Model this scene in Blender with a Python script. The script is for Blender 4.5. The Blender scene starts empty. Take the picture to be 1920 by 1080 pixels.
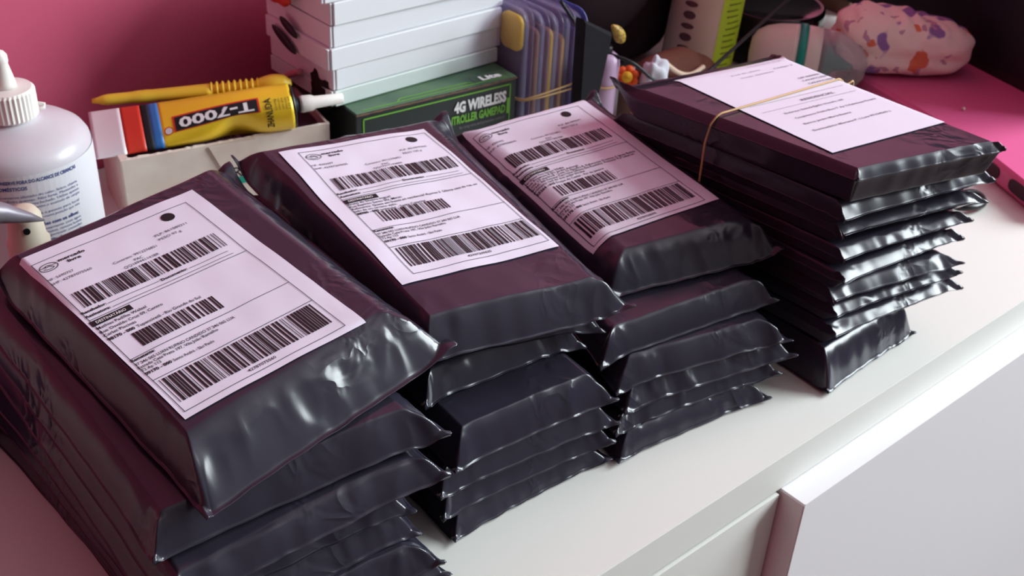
import bpy, math, random
import numpy as np
from mathutils import Matrix, Vector
rnd = random.Random(7)
S = bpy.context.scene
C = S.collection
PI = math.pi

# ------------------------------------------------------------------ camera, world, light, exposure
CAM_F, CAM_P, CAM_R, CAM_Y = 2214.9, 0.5815, 0.0556, 0.8322
CAM_LOC = Vector((0.0, -0.2868, 0.4648))
def cam_axes():
    cy, sy, cp, sp = math.cos(CAM_Y), math.sin(CAM_Y), math.cos(CAM_P), math.sin(CAM_P)
    f = Vector((cp*cy, cp*sy, -sp)); r = Vector((sy, -cy, 0)); u = r.cross(f)
    r2 = r*math.cos(CAM_R) + u*math.sin(CAM_R); u2 = -r*math.sin(CAM_R) + u*math.cos(CAM_R)
    return r2, u2, f
_r, _u, _f = cam_axes()
cd = bpy.data.cameras.new('camera'); cam = bpy.data.objects.new('camera', cd); C.objects.link(cam)
cd.sensor_width = 36.0; cd.lens = 36.0*CAM_F/1920.0; cd.clip_start = 0.01
cam.matrix_world = Matrix(((_r.x, _u.x, -_f.x, CAM_LOC.x), (_r.y, _u.y, -_f.y, CAM_LOC.y), (_r.z, _u.z, -_f.z, CAM_LOC.z), (0, 0, 0, 1)))
cd.dof.use_dof = True; cd.dof.focus_distance = 0.53; cd.dof.aperture_fstop = 24
S.camera = cam

w = bpy.data.worlds.new('world'); S.world = w; w.use_nodes = True
w.node_tree.nodes['Background'].inputs[0].default_value = (0.75, 0.85, 1.0, 1)
w.node_tree.nodes['Background'].inputs[1].default_value = 0.3

def area(name, loc, rot, sx, sy, power, col):
    l = bpy.data.lights.new(name, 'AREA'); l.shape = 'RECTANGLE'; l.size = sx; l.size_y = sy
    l.energy = power; l.color = col
    o = bpy.data.objects.new(name, l); C.objects.link(o); o.location = loc; o.rotation_euler = rot
    return o
WIN = dict(x=2.40, y0=-1.75, y1=-0.10, z0=0.38, z1=1.85)
area('window_daylight', (WIN['x']+0.16, (WIN['y0']+WIN['y1'])/2, (WIN['z0']+WIN['z1'])/2), (0, PI/2, 0),
     WIN['z1']-WIN['z0']+0.1, WIN['y1']-WIN['y0']+0.1, 150.0, (0.90, 1.0, 1.04))
S.view_settings.view_transform = 'Standard'; S.view_settings.look = 'None'
S.view_settings.gamma = 1.0; S.view_settings.use_curve_mapping = False
S.view_settings.exposure = 0.45

# ------------------------------------------------------------------ materials
def mat(name, col, rough=0.5, metal=0.0, spec=0.5, trans=0.0, ior=1.45, bump=None, var=None, coat=0.0, sss=0.0, alpha=1.0):
    m = bpy.data.materials.new(name); m.use_nodes = True
    nt = m.node_tree; b = nt.nodes['Principled BSDF']
    b.inputs['Base Color'].default_value = (*col, 1); b.inputs['Roughness'].default_value = rough
    b.inputs['Metallic'].default_value = metal; b.inputs['Specular IOR Level'].default_value = spec
    b.inputs['Transmission Weight'].default_value = trans; b.inputs['IOR'].default_value = ior
    b.inputs['Coat Weight'].default_value = coat; b.inputs['Coat Roughness'].default_value = 0.05
    b.inputs['Alpha'].default_value = alpha
    if sss: b.inputs['Subsurface Weight'].default_value = sss; b.inputs['Subsurface Radius'].default_value = (.01, .01, .01)
    tc = nt.nodes.new('ShaderNodeTexCoord')
    if var:
        col2, sc, det = var
        n = nt.nodes.new('ShaderNodeTexNoise'); n.inputs['Scale'].default_value = sc; n.inputs['Detail'].default_value = det
        nt.links.new(tc.outputs['Object'], n.inputs['Vector'])
        mx = nt.nodes.new('ShaderNodeMix'); mx.data_type = 'RGBA'
        mx.inputs[6].default_value = (*col, 1); mx.inputs[7].default_value = (*col2, 1)
        cr = nt.nodes.new('ShaderNodeMapRange'); cr.inputs[1].default_value = 0.35; cr.inputs[2].default_value = 0.65
        nt.links.new(n.outputs[0], cr.inputs[0]); nt.links.new(cr.outputs[0], mx.inputs[0]); nt.links.new(mx.outputs[2], b.inputs['Base Color'])
    if bump:
        sc, st, dist = bump
        n = nt.nodes.new('ShaderNodeTexNoise'); n.inputs['Scale'].default_value = sc; n.inputs['Detail'].default_value = 4
        nt.links.new(tc.outputs['Object'], n.inputs['Vector'])
        bp = nt.nodes.new('ShaderNodeBump'); bp.inputs['Strength'].default_value = st; bp.inputs['Distance'].default_value = dist
        nt.links.new(n.outputs[0], bp.inputs['Height']); nt.links.new(bp.outputs[0], b.inputs['Normal'])
    return m
def clear_mat(name, tint, rough=0.12, face=0.25, edge=0.85):
    m = bpy.data.materials.new(name); m.use_nodes = True; nt = m.node_tree
    b = nt.nodes['Principled BSDF']; b.inputs['Base Color'].default_value = (*tint, 1); b.inputs['Roughness'].default_value = rough
    tr = nt.nodes.new('ShaderNodeBsdfTransparent'); tr.inputs[0].default_value = (0.92, 0.90, 0.97, 1)
    lw = nt.nodes.new('ShaderNodeLayerWeight'); lw.inputs[0].default_value = 0.35
    mr = nt.nodes.new('ShaderNodeMapRange'); mr.inputs[3].default_value = face; mr.inputs[4].default_value = edge
    mx = nt.nodes.new('ShaderNodeMixShader')
    nt.links.new(lw.outputs['Facing'], mr.inputs[0]); nt.links.new(mr.outputs[0], mx.inputs[0])
    nt.links.new(tr.outputs[0], mx.inputs[1]); nt.links.new(b.outputs[0], mx.inputs[2])
    nt.links.new(mx.outputs[0], nt.nodes['Material Output'].inputs[0])
    return m
M = {}
M['film'] = mat('black_poly_film', (0.023, 0.021, 0.033), 0.22, spec=0.55)
def crease_bump(m, sc, st, dist):
    nt = m.node_tree; b = nt.nodes['Principled BSDF']; tc = nt.nodes.new('ShaderNodeTexCoord')
    n = nt.nodes.new('ShaderNodeTexNoise'); n.inputs['Scale'].default_value = sc; n.inputs['Detail'].default_value = 2.0; n.inputs['Distortion'].default_value = 0.6
    nt.links.new(tc.outputs['Object'], n.inputs['Vector'])
    s1 = nt.nodes.new('ShaderNodeMath'); s1.operation = 'SUBTRACT'; s1.inputs[1].default_value = 0.5
    ab = nt.nodes.new('ShaderNodeMath'); ab.operation = 'ABSOLUTE'
    ms = nt.nodes.new('ShaderNodeTexNoise'); ms.inputs['Scale'].default_value = 16.0
    nt.links.new(tc.outputs['Object'], ms.inputs['Vector'])
    mr = nt.nodes.new('ShaderNodeMapRange'); mr.inputs[1].default_value = 0.50; mr.inputs[2].default_value = 0.68
    ml = nt.nodes.new('ShaderNodeMath'); ml.operation = 'MULTIPLY'
    nt.links.new(n.outputs[0], s1.inputs[0]); nt.links.new(s1.outputs[0], ab.inputs[0]); nt.links.new(ms.outputs[0], mr.inputs[0])
    nt.links.new(ab.outputs[0], ml.inputs[0]); nt.links.new(mr.outputs[0], ml.inputs[1])
    bp = nt.nodes.new('ShaderNodeBump'); bp.inputs['Strength'].default_value = st; bp.inputs['Distance'].default_value = dist; bp.invert = True
    nt.links.new(ml.outputs[0], bp.inputs['Height']); nt.links.new(bp.outputs[0], b.inputs['Normal'])
crease_bump(M['film'], 48, 0.42, 0.011)
M['label'] = mat('label_paper', (0.70, 0.69, 0.79), 0.55, spec=0.3)
M['ink'] = mat('black_ink', (0.018, 0.016, 0.018), 0.6, spec=0.2)
M['white_ink'] = mat('white_ink', (0.80, 0.80, 0.80), 0.6)
M['wall'] = mat('pink_wall_paint', (0.57, 0.10, 0.185), 0.6, spec=0.3, bump=(160, 0.08, 0.001))
M['ceiling'] = mat('ceiling_paint', (0.36, 0.32, 0.33), 0.8)
M['pale_wall'] = mat('pale_wall_paint', (0.14, 0.125, 0.13), 0.7)
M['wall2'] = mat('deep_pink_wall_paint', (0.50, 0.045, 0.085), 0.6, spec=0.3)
M['floor'] = mat('floor_tile', (0.16, 0.11, 0.09), 0.5, var=((0.12, 0.08, 0.07), 3, 3))
M['mdf'] = mat('white_laminate', (0.69, 0.69, 0.645), 0.5, spec=0.3)
M['door'] = mat('white_laminate_door', (0.74, 0.72, 0.73), 0.42, spec=0.4)
M['dark'] = mat('dark_gap', (0.05, 0.04, 0.04), 0.8)
M['white_card'] = mat('white_box_card', (0.77, 0.79, 0.82), 0.5, spec=0.35)
M['pale_card'] = mat('pale_box_card', (0.66, 0.74, 0.71), 0.5, spec=0.35)
M['old_card'] = mat('aged_white_card', (0.68, 0.60, 0.52), 0.7, var=((0.60, 0.50, 0.43), 35, 4))
M['brown_card'] = mat('brown_card', (0.17, 0.10, 0.065), 0.8)
M['bottle'] = mat('translucent_white_plastic', (0.56, 0.53, 0.57), 0.32, sss=0.15)
M['cap'] = mat('white_plastic', (0.80, 0.77, 0.72), 0.4)
M['blue_ink'] = mat('blue_ink', (0.03, 0.06, 0.22), 0.6)
M['yellow'] = mat('yellow_tube_foil', (0.88, 0.60, 0.03), 0.28, metal=0.25, spec=0.6)
M['yellow_plastic'] = mat('yellow_plastic', (0.92, 0.66, 0.05), 0.4)
M['silver'] = mat('silver_foil', (0.72, 0.66, 0.68), 0.3, metal=0.25)
M['red'] = mat('red_print', (0.62, 0.04, 0.02), 0.4)
M['blue'] = mat('blue_print', (0.03, 0.16, 0.45), 0.4)
M['green'] = mat('green_print', (0.04, 0.30, 0.08), 0.4)
M['greenbox'] = mat('dark_green_box_card', (0.020, 0.028, 0.026), 0.35)
M['greentop'] = mat('green_box_top_print', (0.035, 0.085, 0.05), 0.35, var=((0.09, 0.17, 0.09), 25, 2))
M['lime'] = mat('lime_print', (0.16, 0.42, 0.05), 0.5)
M['black'] = mat('black_plastic', (0.012, 0.012, 0.015), 0.35)
M['gloss'] = mat('glossy_black_plastic', (0.006, 0.007, 0.009), 0.10, spec=0.45)
M['grey'] = mat('grey_steel', (0.22, 0.20, 0.23), 0.4, metal=0.3)
M['cream'] = mat('cream_plastic', (0.62, 0.56, 0.44), 0.45)
M['clear'] = clear_mat('clear_lavender_blister', (0.46, 0.42, 0.60), 0.15, 0.10, 0.50)
M['tan'] = mat('tan_contents', (0.34, 0.20, 0.12), 0.6)
M['gold'] = mat('gold_contents', (0.70, 0.45, 0.08), 0.5)
M['bluestrip'] = mat('blue_card_edge', (0.10, 0.13, 0.42), 0.5)
M['band'] = mat('tan_rubber', (0.52, 0.33, 0.14), 0.6)
M['lilac'] = mat('lilac_plastic', (0.50, 0.34, 0.50), 0.35)
M['orange'] = mat('orange_foam', (0.80, 0.10, 0.01), 0.6)
M['sun'] = mat('yellow_foam', (0.85, 0.48, 0.02), 0.6)
M['glitter'] = mat('yellow_glitter', (0.66, 0.46, 0.08), 0.4, var=((0.25, 0.15, 0.03), 400, 2))
M['darkbag'] = mat('dark_fabric', (0.028, 0.016, 0.018), 0.9, spec=0.12)
M['leather'] = mat('brown_leather', (0.13, 0.045, 0.030), 0.75, spec=0.2)
M['tissue'] = mat('white_tissue', (0.62, 0.64, 0.70), 0.8)
M['beige'] = mat('beige_bottle_plastic', (0.74, 0.58, 0.43), 0.45, spec=0.3)
M['limelabel'] = mat('lime_label', (0.55, 0.78, 0.03), 0.45)
M['brownink'] = mat('brown_ornament_ink', (0.14, 0.06, 0.06), 0.6)
M['olive'] = mat('olive_ink', (0.10, 0.18, 0.02), 0.6)
M['teal'] = mat('teal_rubber', (0.005, 0.27, 0.20), 0.4)
M['milk'] = mat('beige_baby_bottle_plastic', (0.70, 0.61, 0.54), 0.35)
M['hood'] = clear_mat('clear_hood', (0.62, 0.60, 0.60), 0.08, 0.28)
M['magenta'] = mat('magenta_cover', (0.66, 0.12, 0.28), 0.4, spec=0.4)
M['rubber'] = mat('dark_rubber', (0.045, 0.012, 0.025), 0.7)
M['screen'] = mat('dark_screen', (0.006, 0.007, 0.011), 0.45)
M['skin_print'] = mat('pink_wood', (0.55, 0.22, 0.26), 0.6)
M['grey_ink'] = mat('grey_ink', (0.16, 0.15, 0.17), 0.6)
M['label_card'] = mat('bottle_label_paper', (0.66, 0.66, 0.70), 0.5)
M['matte'] = mat('matte_black_plastic', (0.012, 0.011, 0.014), 0.8, spec=0.15)
M['deepblue'] = mat('deep_blue_card', (0.02, 0.035, 0.12), 0.5)
def diaper_mat():
    m = mat('floral_diaper', (0.80, 0.58, 0.52), 0.8, bump=(60, 0.4, 0.003)); nt = m.node_tree; b = nt.nodes['Principled BSDF']
    tc = nt.nodes.new('ShaderNodeTexCoord'); prev = None
    src = (0.88, 0.70, 0.63, 1)
    for sc, thr, col, off in ((34, 0.615, (0.27, 0.15, 0.38, 1), 0.35), (46, 0.69, (0.72, 0.18, 0.09, 1), 3.1), (75, 0.68, (0.52, 0.28, 0.36, 1), 7.7)):
        mp = nt.nodes.new('ShaderNodeMapping'); mp.inputs['Location'].default_value = (off, off*1.3, off)
        n = nt.nodes.new('ShaderNodeTexNoise'); n.inputs['Scale'].default_value = sc; n.inputs['Detail'].default_value = 1.5
        mr = nt.nodes.new('ShaderNodeMapRange'); mr.inputs[1].default_value = thr-0.05; mr.inputs[2].default_value = thr-0.03
        mx = nt.nodes.new('ShaderNodeMix'); mx.data_type = 'RGBA'; mx.inputs[7].default_value = col
        nt.links.new(tc.outputs['Object'], mp.inputs[0]); nt.links.new(mp.outputs[0], n.inputs['Vector'])
        nt.links.new(n.outputs[0], mr.inputs[0]); nt.links.new(mr.outputs[0], mx.inputs[0])
        if prev: nt.links.new(prev, mx.inputs[6])
        else: mx.inputs[6].default_value = src
        prev = mx.outputs[2]
    nt.links.new(prev, b.inputs['Base Color'])
    return m
M['diaper'] = diaper_mat()

# ------------------------------------------------------------------ mesh helpers
class MB:
    def __init__(s): s.v = []; s.f = []
    def add(s, v, f):
        n = len(s.v); s.v += [tuple(map(float, p)) for p in v]; s.f += [tuple(i+n for i in q) for q in f]; return s
    def quad(s, a, b, c, d): return s.add([a, b, c, d], [(0, 1, 2, 3)])
    def prism(s, poly, axis, a, b, bev=0.0):
        """polygon (2D, ccw) extruded along axis (0,1,2) from a to b"""
        def P(p, h):
            q = [0, 0, 0]; o = [i for i in range(3) if i != axis]; q[o[0]] = p[0]; q[o[1]] = p[1]; q[axis] = h; return q
        n = len(poly); cx = sum(p[0] for p in poly)/n; cy = sum(p[1] for p in poly)/n
        def inset(p):
            d = math.hypot(p[0]-cx, p[1]-cy) or 1; k = max(0, 1-bev*1.4/d); return (cx+(p[0]-cx)*k, cy+(p[1]-cy)*k)
        rings = [(poly, a), (poly, b)] if not bev else [([inset(p) for p in poly], a), (poly, a+bev), (poly, b-bev), ([inset(p) for p in poly], b)]
        v = [P(p, h) for r, h in rings for p in r]; f = []
        for k in range(len(rings)-1):
            for i in range(n):
                j = (i+1) % n; f.append((k*n+i, k*n+j, (k+1)*n+j, (k+1)*n+i))
        f.append(tuple(range(n-1, -1, -1))); f.append(tuple((len(rings)-1)*n+i for i in range(n)))
        return s.add(v, f)
    def box(s, x0, x1, y0, y1, z0, z1, bev=0.0):
        b = min(bev, (x1-x0)*.4, (y1-y0)*.4)
        if b > 0: poly = [(x0+b, y0), (x1-b, y0), (x1, y0+b), (x1, y1-b), (x1-b, y1), (x0+b, y1), (x0, y1-b), (x0, y0+b)]
        else: poly = [(x0, y0), (x1, y0), (x1, y1), (x0, y1)]
        return s.prism(poly, 2, z0, z1, min(bev, (z1-z0)*.4))
    def lathe(s, prof, org=(0, 0, 0), axis=(0, 0, 1), n=32, sx=1.0, ribs=None):
        ax = Vector(axis).normalized(); t = Vector((1, 0, 0)) if abs(ax.x) < .9 else Vector((0, 1, 0))
        e1 = ax.cross(t).normalized(); e2 = ax.cross(e1); o = Vector(org); v = []; f = []
        for k, (r, h) in enumerate(prof):
            for i in range(n):
                a = 2*PI*i/n; rr = r*(1+(0.04 if (ribs and ribs[0] <= k <= ribs[1] and i % 2) else 0))
                v.append(o+ax*h+e1*(rr*math.cos(a))*sx+e2*(rr*math.sin(a)))
        for k in range(len(prof)-1):
            for i in range(n):
                j = (i+1) % n; f.append((k*n+i, k*n+j, (k+1)*n+j, (k+1)*n+i))
        if prof[0][0] > 1e-6: f.append(tuple(range(n-1, -1, -1)))
        if prof[-1][0] > 1e-6: f.append(tuple((len(prof)-1)*n+i for i in range(n)))
        return s.add(v, f)
    def tube(s, pts, r, n=8, closed=False, flat=1.0):
        P = [Vector(p) for p in pts]; N = len(P); v = []; f = []
        prevn = None
        for k in range(N):
            if closed: d = P[(k+1) % N]-P[k-1]
            else: d = P[min(k+1, N-1)]-P[max(k-1, 0)]
            d.normalize(); up = Vector((0, 0, 1)) if abs(d.z) < .95 else Vector((1, 0, 0))
            if prevn is not None: up = prevn
            a = d.cross(up).normalized(); b = a.cross(d).normalized(); prevn = b
            rr = r[k] if isinstance(r, (list, tuple)) else r
            for i in range(n):
                t = 2*PI*i/n; v.append(P[k]+a*(rr*math.cos(t))+b*(rr*flat*math.sin(t)))
        for k in range(N if closed else N-1):
            k2 = (k+1) % N
            for i in range(n):
                j = (i+1) % n; f.append((k*n+i, k*n+j, k2*n+j, k2*n+i))
        if not closed: f.append(tuple(range(n-1, -1, -1))); f.append(tuple((N-1)*n+i for i in range(n)))
        return s.add(v, f)
    def blob(s, c, r, nu=24, nv=14, fn=None, rot=0.0):
        v = []; f = []
        for k in range(nv+1):
            th = PI*k/nv
            for i in range(nu):
                ph = 2*PI*i/nu; d = Vector((math.sin(th)*math.cos(ph), math.sin(th)*math.sin(ph), math.cos(th)))
                m = fn(d) if fn else 1.0
                x, y, z = d.x*r[0]*m, d.y*r[1]*m, d.z*r[2]*m
                v.append((c[0]+x*math.cos(rot)-y*math.sin(rot), c[1]+x*math.sin(rot)+y*math.cos(rot), c[2]+z))
        for k in range(nv):
            for i in range(nu):
                j = (i+1) % nu; f.append((k*nu+i, (k+1)*nu+i, (k+1)*nu+j, k*nu+j))
        return s.add(v, f)
def spline(pts, n=8):
    P = [Vector(p) for p in pts]; out = []
    for i in range(len(P)-1):
        a, b, c, d = P[max(i-1, 0)], P[i], P[i+1], P[min(i+2, len(P)-1)]
        for k in range(n):
            t = k/n; out.append(0.5*((2*b)+(c-a)*t+(2*a-5*b+4*c-d)*t*t+(3*b-a-3*c+d)*t**3))
    out.append(P[-1]); return out
def link(name, me, m, parent=None, smooth=False, loc=None):
    if smooth: me.polygons.foreach_set('use_smooth', [True]*len(me.polygons))
    if m is not None: me.materials.append(m)
    o = bpy.data.objects.new(name, me); C.objects.link(o)
    if parent is not None: o.parent = parent
    return o
def obj(name, mb, m, parent=None, smooth=False, origin=None, xf=None):
    """one mesh object; its origin goes to `origin` (world) for things without a parent"""
    v = mb.v
    if xf is not None: v = [tuple(xf @ Vector(p)) for p in v]
    off = Vector((0, 0, 0))
    if parent is not None: off = Vector(parent.get('_o', (0, 0, 0)))
    elif origin is not None: off = Vector(origin)
    p = parent
    me = bpy.data.meshes.new(name)
    me.from_pydata([(a-off.x, b-off.y, c-off.z) for a, b, c in v], [], mb.f); me.update()
    o = link(name, me, m, parent, smooth)
    if parent is None and origin is not None: o.location = off
    o['_o'] = tuple(off)
    return o
def tag(o, label, cat, group=None):
    o['label'] = label; o['category'] = cat
    if group: o['group'] = group
    return o
def thing(name, label, cat, loc=(0, 0, 0), group=None):
    o = bpy.data.objects.new(name, None); C.objects.link(o); o.location = loc; o.empty_display_size = 0.02
    o['_o'] = tuple(loc); return tag(o, label, cat, group)
def struct(name, mb, m, parent=None):
    o = obj(name, mb, m, parent)
    if parent is None: o['kind'] = 'structure'
    return o
_tc = {}
def text2d(s, width=None, height=None, bold=0.0):
    """flat text as 2D points and faces: origin bottom-left, cap height 1 unless sized"""
    key = (s, bold)
    if key not in _tc:
        cu = bpy.data.curves.new('t', 'FONT'); cu.body = s; cu.size = 1.0; cu.offset = bold; cu.resolution_u = 2
        cu.fill_mode = 'FRONT'
        o = bpy.data.objects.new('t', cu); C.objects.link(o)
        bpy.context.view_layer.update()
        me = bpy.data.meshes.new_from_object(o.evaluated_get(bpy.context.evaluated_depsgraph_get()))
        v = np.array([x.co[:2] for x in me.vertices]) if len(me.vertices) else np.zeros((0, 2))
        f = [tuple(p.vertices) for p in me.polygons]
        bpy.data.objects.remove(o); bpy.data.curves.remove(cu); bpy.data.meshes.remove(me)
        v[:, 0] -= v[:, 0].min(); _tc[key] = (v, f)
    v, f = _tc[key]; v = v.copy(); cap = 0.70
    v /= cap
    if height: v *= height
    if width: v[:, 0] *= width/max(v[:, 0].max(), 1e-6)
    return v, f

# ------------------------------------------------------------------ the room
X0, X1, Y0, Y1, ZF, ZC = -2.30, 2.40, -2.45, 0.575, -0.86, 2.05
struct('floor', MB().box(X0, X1, Y0, Y1, ZF-0.05, ZF), M['floor'])
struct('ceiling', MB().box(X0, X1, Y0, Y1, ZC, ZC+0.05), M['ceiling'])
struct('wall_back', MB().box(X0, X1, Y1, Y1+0.06, ZF, ZC), M['wall'])
struct('wall_left', MB().box(X0-0.06, X0, Y0, Y1, ZF, ZC), M['wall2'])
struct('wall_front', MB().box(X0, X1, Y0-0.06, Y0, ZF, ZC), M['pale_wall'])
wr = MB(); t = 0.10
wr.box(X1, X1+t, Y0, WIN['y0'], ZF, ZC); wr.box(X1, X1+t, WIN['y1'], Y1, ZF, ZC)
wr.box(X1, X1+t, WIN['y0'], WIN['y1'], ZF, WIN['z0']); wr.box(X1, X1+t, WIN['y0'], WIN['y1'], WIN['z1'], ZC)
struct('wall_right', wr, M['pale_wall'])
wf = MB(); a, b, c, d = WIN['y0'], WIN['y1'], WIN['z0'], WIN['z1']
for y in (a, b-0.04): wf.box(X1+0.02, X1+0.07, y, y+0.04, c, d)
for z in (c, d-0.04): wf.box(X1+0.02, X1+0.07, a+0.04, b-0.04, z, z+0.04)
wfo = struct('window_1', wf, M['cap'])
obj('mullion', MB().box(X1+0.025, X1+0.065, (a+b)/2-0.03, (a+b)/2+0.03, c+0.04, d-0.04), M['cap'], wfo)

# ------------------------------------------------------------------ the sideboard
sb = thing('sideboard', 'long white laminate sideboard carrying all the parcels', 'sideboard', (0.6, 0.28, ZF))
obj('worktop', MB().box(-0.30, 1.75, 0.0, 0.572, -0.0296, 0.0, 0.0008), M['mdf'], sb)
obj('carcass', MB().box(-0.28, 1.73, 0.012, 0.57, ZF+0.06, -0.0298), M['dark'], sb)
obj('plinth', MB().box(-0.26, 1.71, 0.04, 0.56, ZF, ZF+0.06), M['dark'], sb)
DX = 0.494
obj('door', MB().box(DX, 1.20, -0.018, 0.011, -0.75, -0.0305, 0.0008), M['door'], sb)
obj('door', MB().box(1.204, 1.73, -0.018, 0.011, -0.75, -0.0305, 0.0008), M['door'], sb)
obj('drawer_front', MB().box(-0.28, DX-0.002, -0.0012, 0.011, -0.34, -0.0320, 0.0008), M['mdf'], sb)
obj('drawer_front', MB().box(-0.28, DX-0.002, -0.0012, 0.011, -0.75, -0.3440, 0.0008), M['mdf'], sb)

# ------------------------------------------------------------------ mailers
def vnoise(x, y, seed):
    """vectorised 2D gradient noise in about -0.7..0.7"""
    xi = np.floor(x).astype(np.int64); yi = np.floor(y).astype(np.int64); xf = x-xi; yf = y-yi
    def g(i, j):
        h = (i*374761393 + j*668265263 + seed*974634777) & 0xffffffff
        h = ((h ^ (h >> 13))*1274126177) & 0xffffffff; h = h ^ (h >> 16)
        return (h & 0xffff)/65536.0*2*PI
    def dot(i, j, dx, dy):
        a = g(i, j); return np.cos(a)*dx+np.sin(a)*dy
    u = xf**3*(xf*(6*xf-15)+10); v = yf**3*(yf*(6*yf-15)+10)
    return ((dot(xi, yi, xf, yf)*(1-u)+dot(xi+1, yi, xf-1, yf)*u)*(1-v) +
            (dot(xi, yi+1, xf, yf-1)*(1-u)+dot(xi+1, yi+1, xf-1, yf-1)*u)*v)
def sstep(x, a, b):
    t = np.clip((x-a)/(b-a), 0, 1); return t*t*(3-2*t)
class Mailer:
    def __init__(s, FL, FR, BR, BL, z0, T, gx, gy, c, margins=(.012, .012, .018, .02), sf=.12, ears=(0, 0, 0, 0), seed=1, crown=.0, sag=.05, wr=1.0, cvx=1.2):
        s.Q = np.array([FL, FR, BR, BL]); s.z0 = z0; s.T = T; s.gx = gx; s.gy = gy; s.c = c
        s.m = margins; s.sf = sf; s.ears = ears; s.seed = seed; s.crown = crown; s.sag = sag; s.wr = wr; s.cvx = cvx; s.flat = 0.0; s.fold = 0.0035*(0.5+0.8*((seed*37) % 10)/10)
        s.W = (np.linalg.norm(s.Q[1]-s.Q[0])+np.linalg.norm(s.Q[2]-s.Q[3]))/2
        s.L = (np.linalg.norm(s.Q[3]-s.Q[0])+np.linalg.norm(s.Q[2]-s.Q[1]))/2
    def xy(s, u, v):
        """u,v in 0..1 (left-right, front-back) -> plan, with drawn-in edges"""
        a = 2*u-1; b = 2*v-1; n = s.seed
        ja = 0.012*vnoise(v*9, u*0+n, n)*np.abs(a)**6; jb = 0.012*vnoise(u*9, v*0+n+5, n)*np.abs(b)**6
        a2 = a*(1-s.sag*np.abs(a)**4*(1-b**4))+ja*np.sign(a)
        b2 = b*(1-s.sag*0.8*np.abs(b)**4*(1-a**4))+jb*np.sign(b)
        u2 = (a2+1)/2; v2 = (b2+1)/2; Q = s.Q
        w = np.stack([(1-u2)*(1-v2), u2*(1-v2), u2*v2, (1-u2)*v2], -1)
        return w @ Q
    def base(s, x, y): return s.z0 + s.gx*(x-s.c[0]) + s.gy*(y-s.c[1])
    def prof(s, u, v):
        dl = np.clip((s.m[0]-u*s.W)/s.m[0], 0, 1); dr = np.clip((s.m[1]-(1-u)*s.W)/s.m[1], 0, 1)
        df = np.clip((s.m[2]-v*s.L)/s.m[2], 0, 1); db = np.clip((s.m[3]-(1-v)*s.L)/s.m[3], 0, 1)
        dx = np.maximum(dl, dr); dy = np.maximum(df, db)
        q = np.clip((dx**4+dy**4)**0.25, 0, 1)
        return q, dl, dr, df, db, dx, dy
    def top(s, u, v, wrinkle=True):
        q, dl, dr, df, db, dx, dy = s.prof(u, v)
        w = np.clip(q/0.9, 0, 1); g = 1-w**s.cvx
        zs = s.sf*s.T
        z = zs+(s.T-zs)*g
        z = z - s.crown*((2*u-1)**2)*g
        X = u*s.W; Y = v*s.L; n = s.seed
        lf = 0.0011*vnoise(X*22+n, Y*22, n+1) + 0.0006*vnoise(X*48, Y*40+n, n+2)
        z = z + lf*s.wr*(1-0.6*q)
        if wrinkle:
            mk = sstep(q, .10, .45)*(1-0.45*sstep(q, .85, 1.0))
            rg = lambda a: 1-np.abs(a)*2.4
            wf_ = dy/(dx+dy+1e-6)
            d1 = np.hypot(X-s.m[0], Y-s.m[2]); d2 = np.hypot(s.W-X-s.m[1], Y-s.m[2])  # distance to the contents' front corners
            near = np.maximum(sstep(-d1, -.034, -.006), sstep(-d2, -.040, -.006))
            patch = np.maximum(sstep(vnoise(X*17+n*1.9, Y*17+n, n+11), .06, .26), near)  # creases come in a few places
            k1 = rg(vnoise(X*34+n, Y*30-n, n+12)+.35*vnoise(X*80, Y*80+n, n+14)); k2 = rg(vnoise(X*70-n, Y*62+n, n+13))
            fr = rg(vnoise(X*58+n*3.1, Y*18, n+3)); sd = rg(vnoise(X*18, Y*50+n*1.7, n+4))
            z = z + s.wr*mk*patch*(0.0021*(k1-.5)+0.0010*(k2-.4)+0.0006*(fr*wf_+sd*(1-wf_)-.4))
            z = z + s.wr*mk*0.0005*vnoise(X*26, Y*40+n, n+6)
            z = z + s.wr*0.30*near*(1-mk)*0.0016*(k1-.5)*(1-s.flat)
            ear = np.minimum(dx, dy); pin = np.clip(1-np.abs(dx-dy)*2.6, 0, 1)        # the gusset folded up along the ear's diagonal
            z = z + s.fold*sstep(ear, .05, .55)*pin*(1-0.6*sstep(ear, .8, 1.0))
        cl = [(dl*df), (dr*df), (dr*db), (dl*db)]
        for e, k in zip(s.ears, cl): z = z + e*sstep(k, .0, 1.0)
        return np.maximum(z, 0.0006)
    def bottom(s, u, v):
        q, dl, dr, df, db, dx, dy = s.prof(u, v)
        z = s.sf*s.T*sstep(q, 0.05, 1.0)
        for e, k in zip(s.ears, [(dl*df), (dr*df), (dr*db), (dl*db)]): z = z + e*sstep(k, .0, 1.0)
        zt = s.top(u, v)
        return np.maximum(np.minimum(z, zt-0.0004), 0.0)
    def mesh(s, nu, nv):
        def spaced(n, m0, m1, L):   # denser in the margins
            k = n//4; a = np.linspace(0, m0/L*1.15, k, endpoint=False); c = np.linspace(1-m1/L*1.15, 1, k)
            b = np.linspace(m0/L*1.15, 1-m1/L*1.15, n-2*k, endpoint=False); return np.concatenate([a, b, c])
        us = spaced(nu, s.m[0], s.m[1], s.W); vs = spaced(nv, s.m[2], s.m[3], s.L)
        U, V = np.meshgrid(us, vs); P = s.xy(U, V); B = s.base(P[..., 0], P[..., 1])
        zt = B+s.top(U, V); zb = B+s.bottom(U, V)
        edge = np.zeros_like(U, bool); edge[0] = edge[-1] = True; edge[:, 0] = edge[:, -1] = True
        zb = np.where(edge, zt, zb)
        zt = np.maximum(zt, 0.0010); zb = np.maximum(zb, 0.0004)
        nv_, nu_ = U.shape
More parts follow.
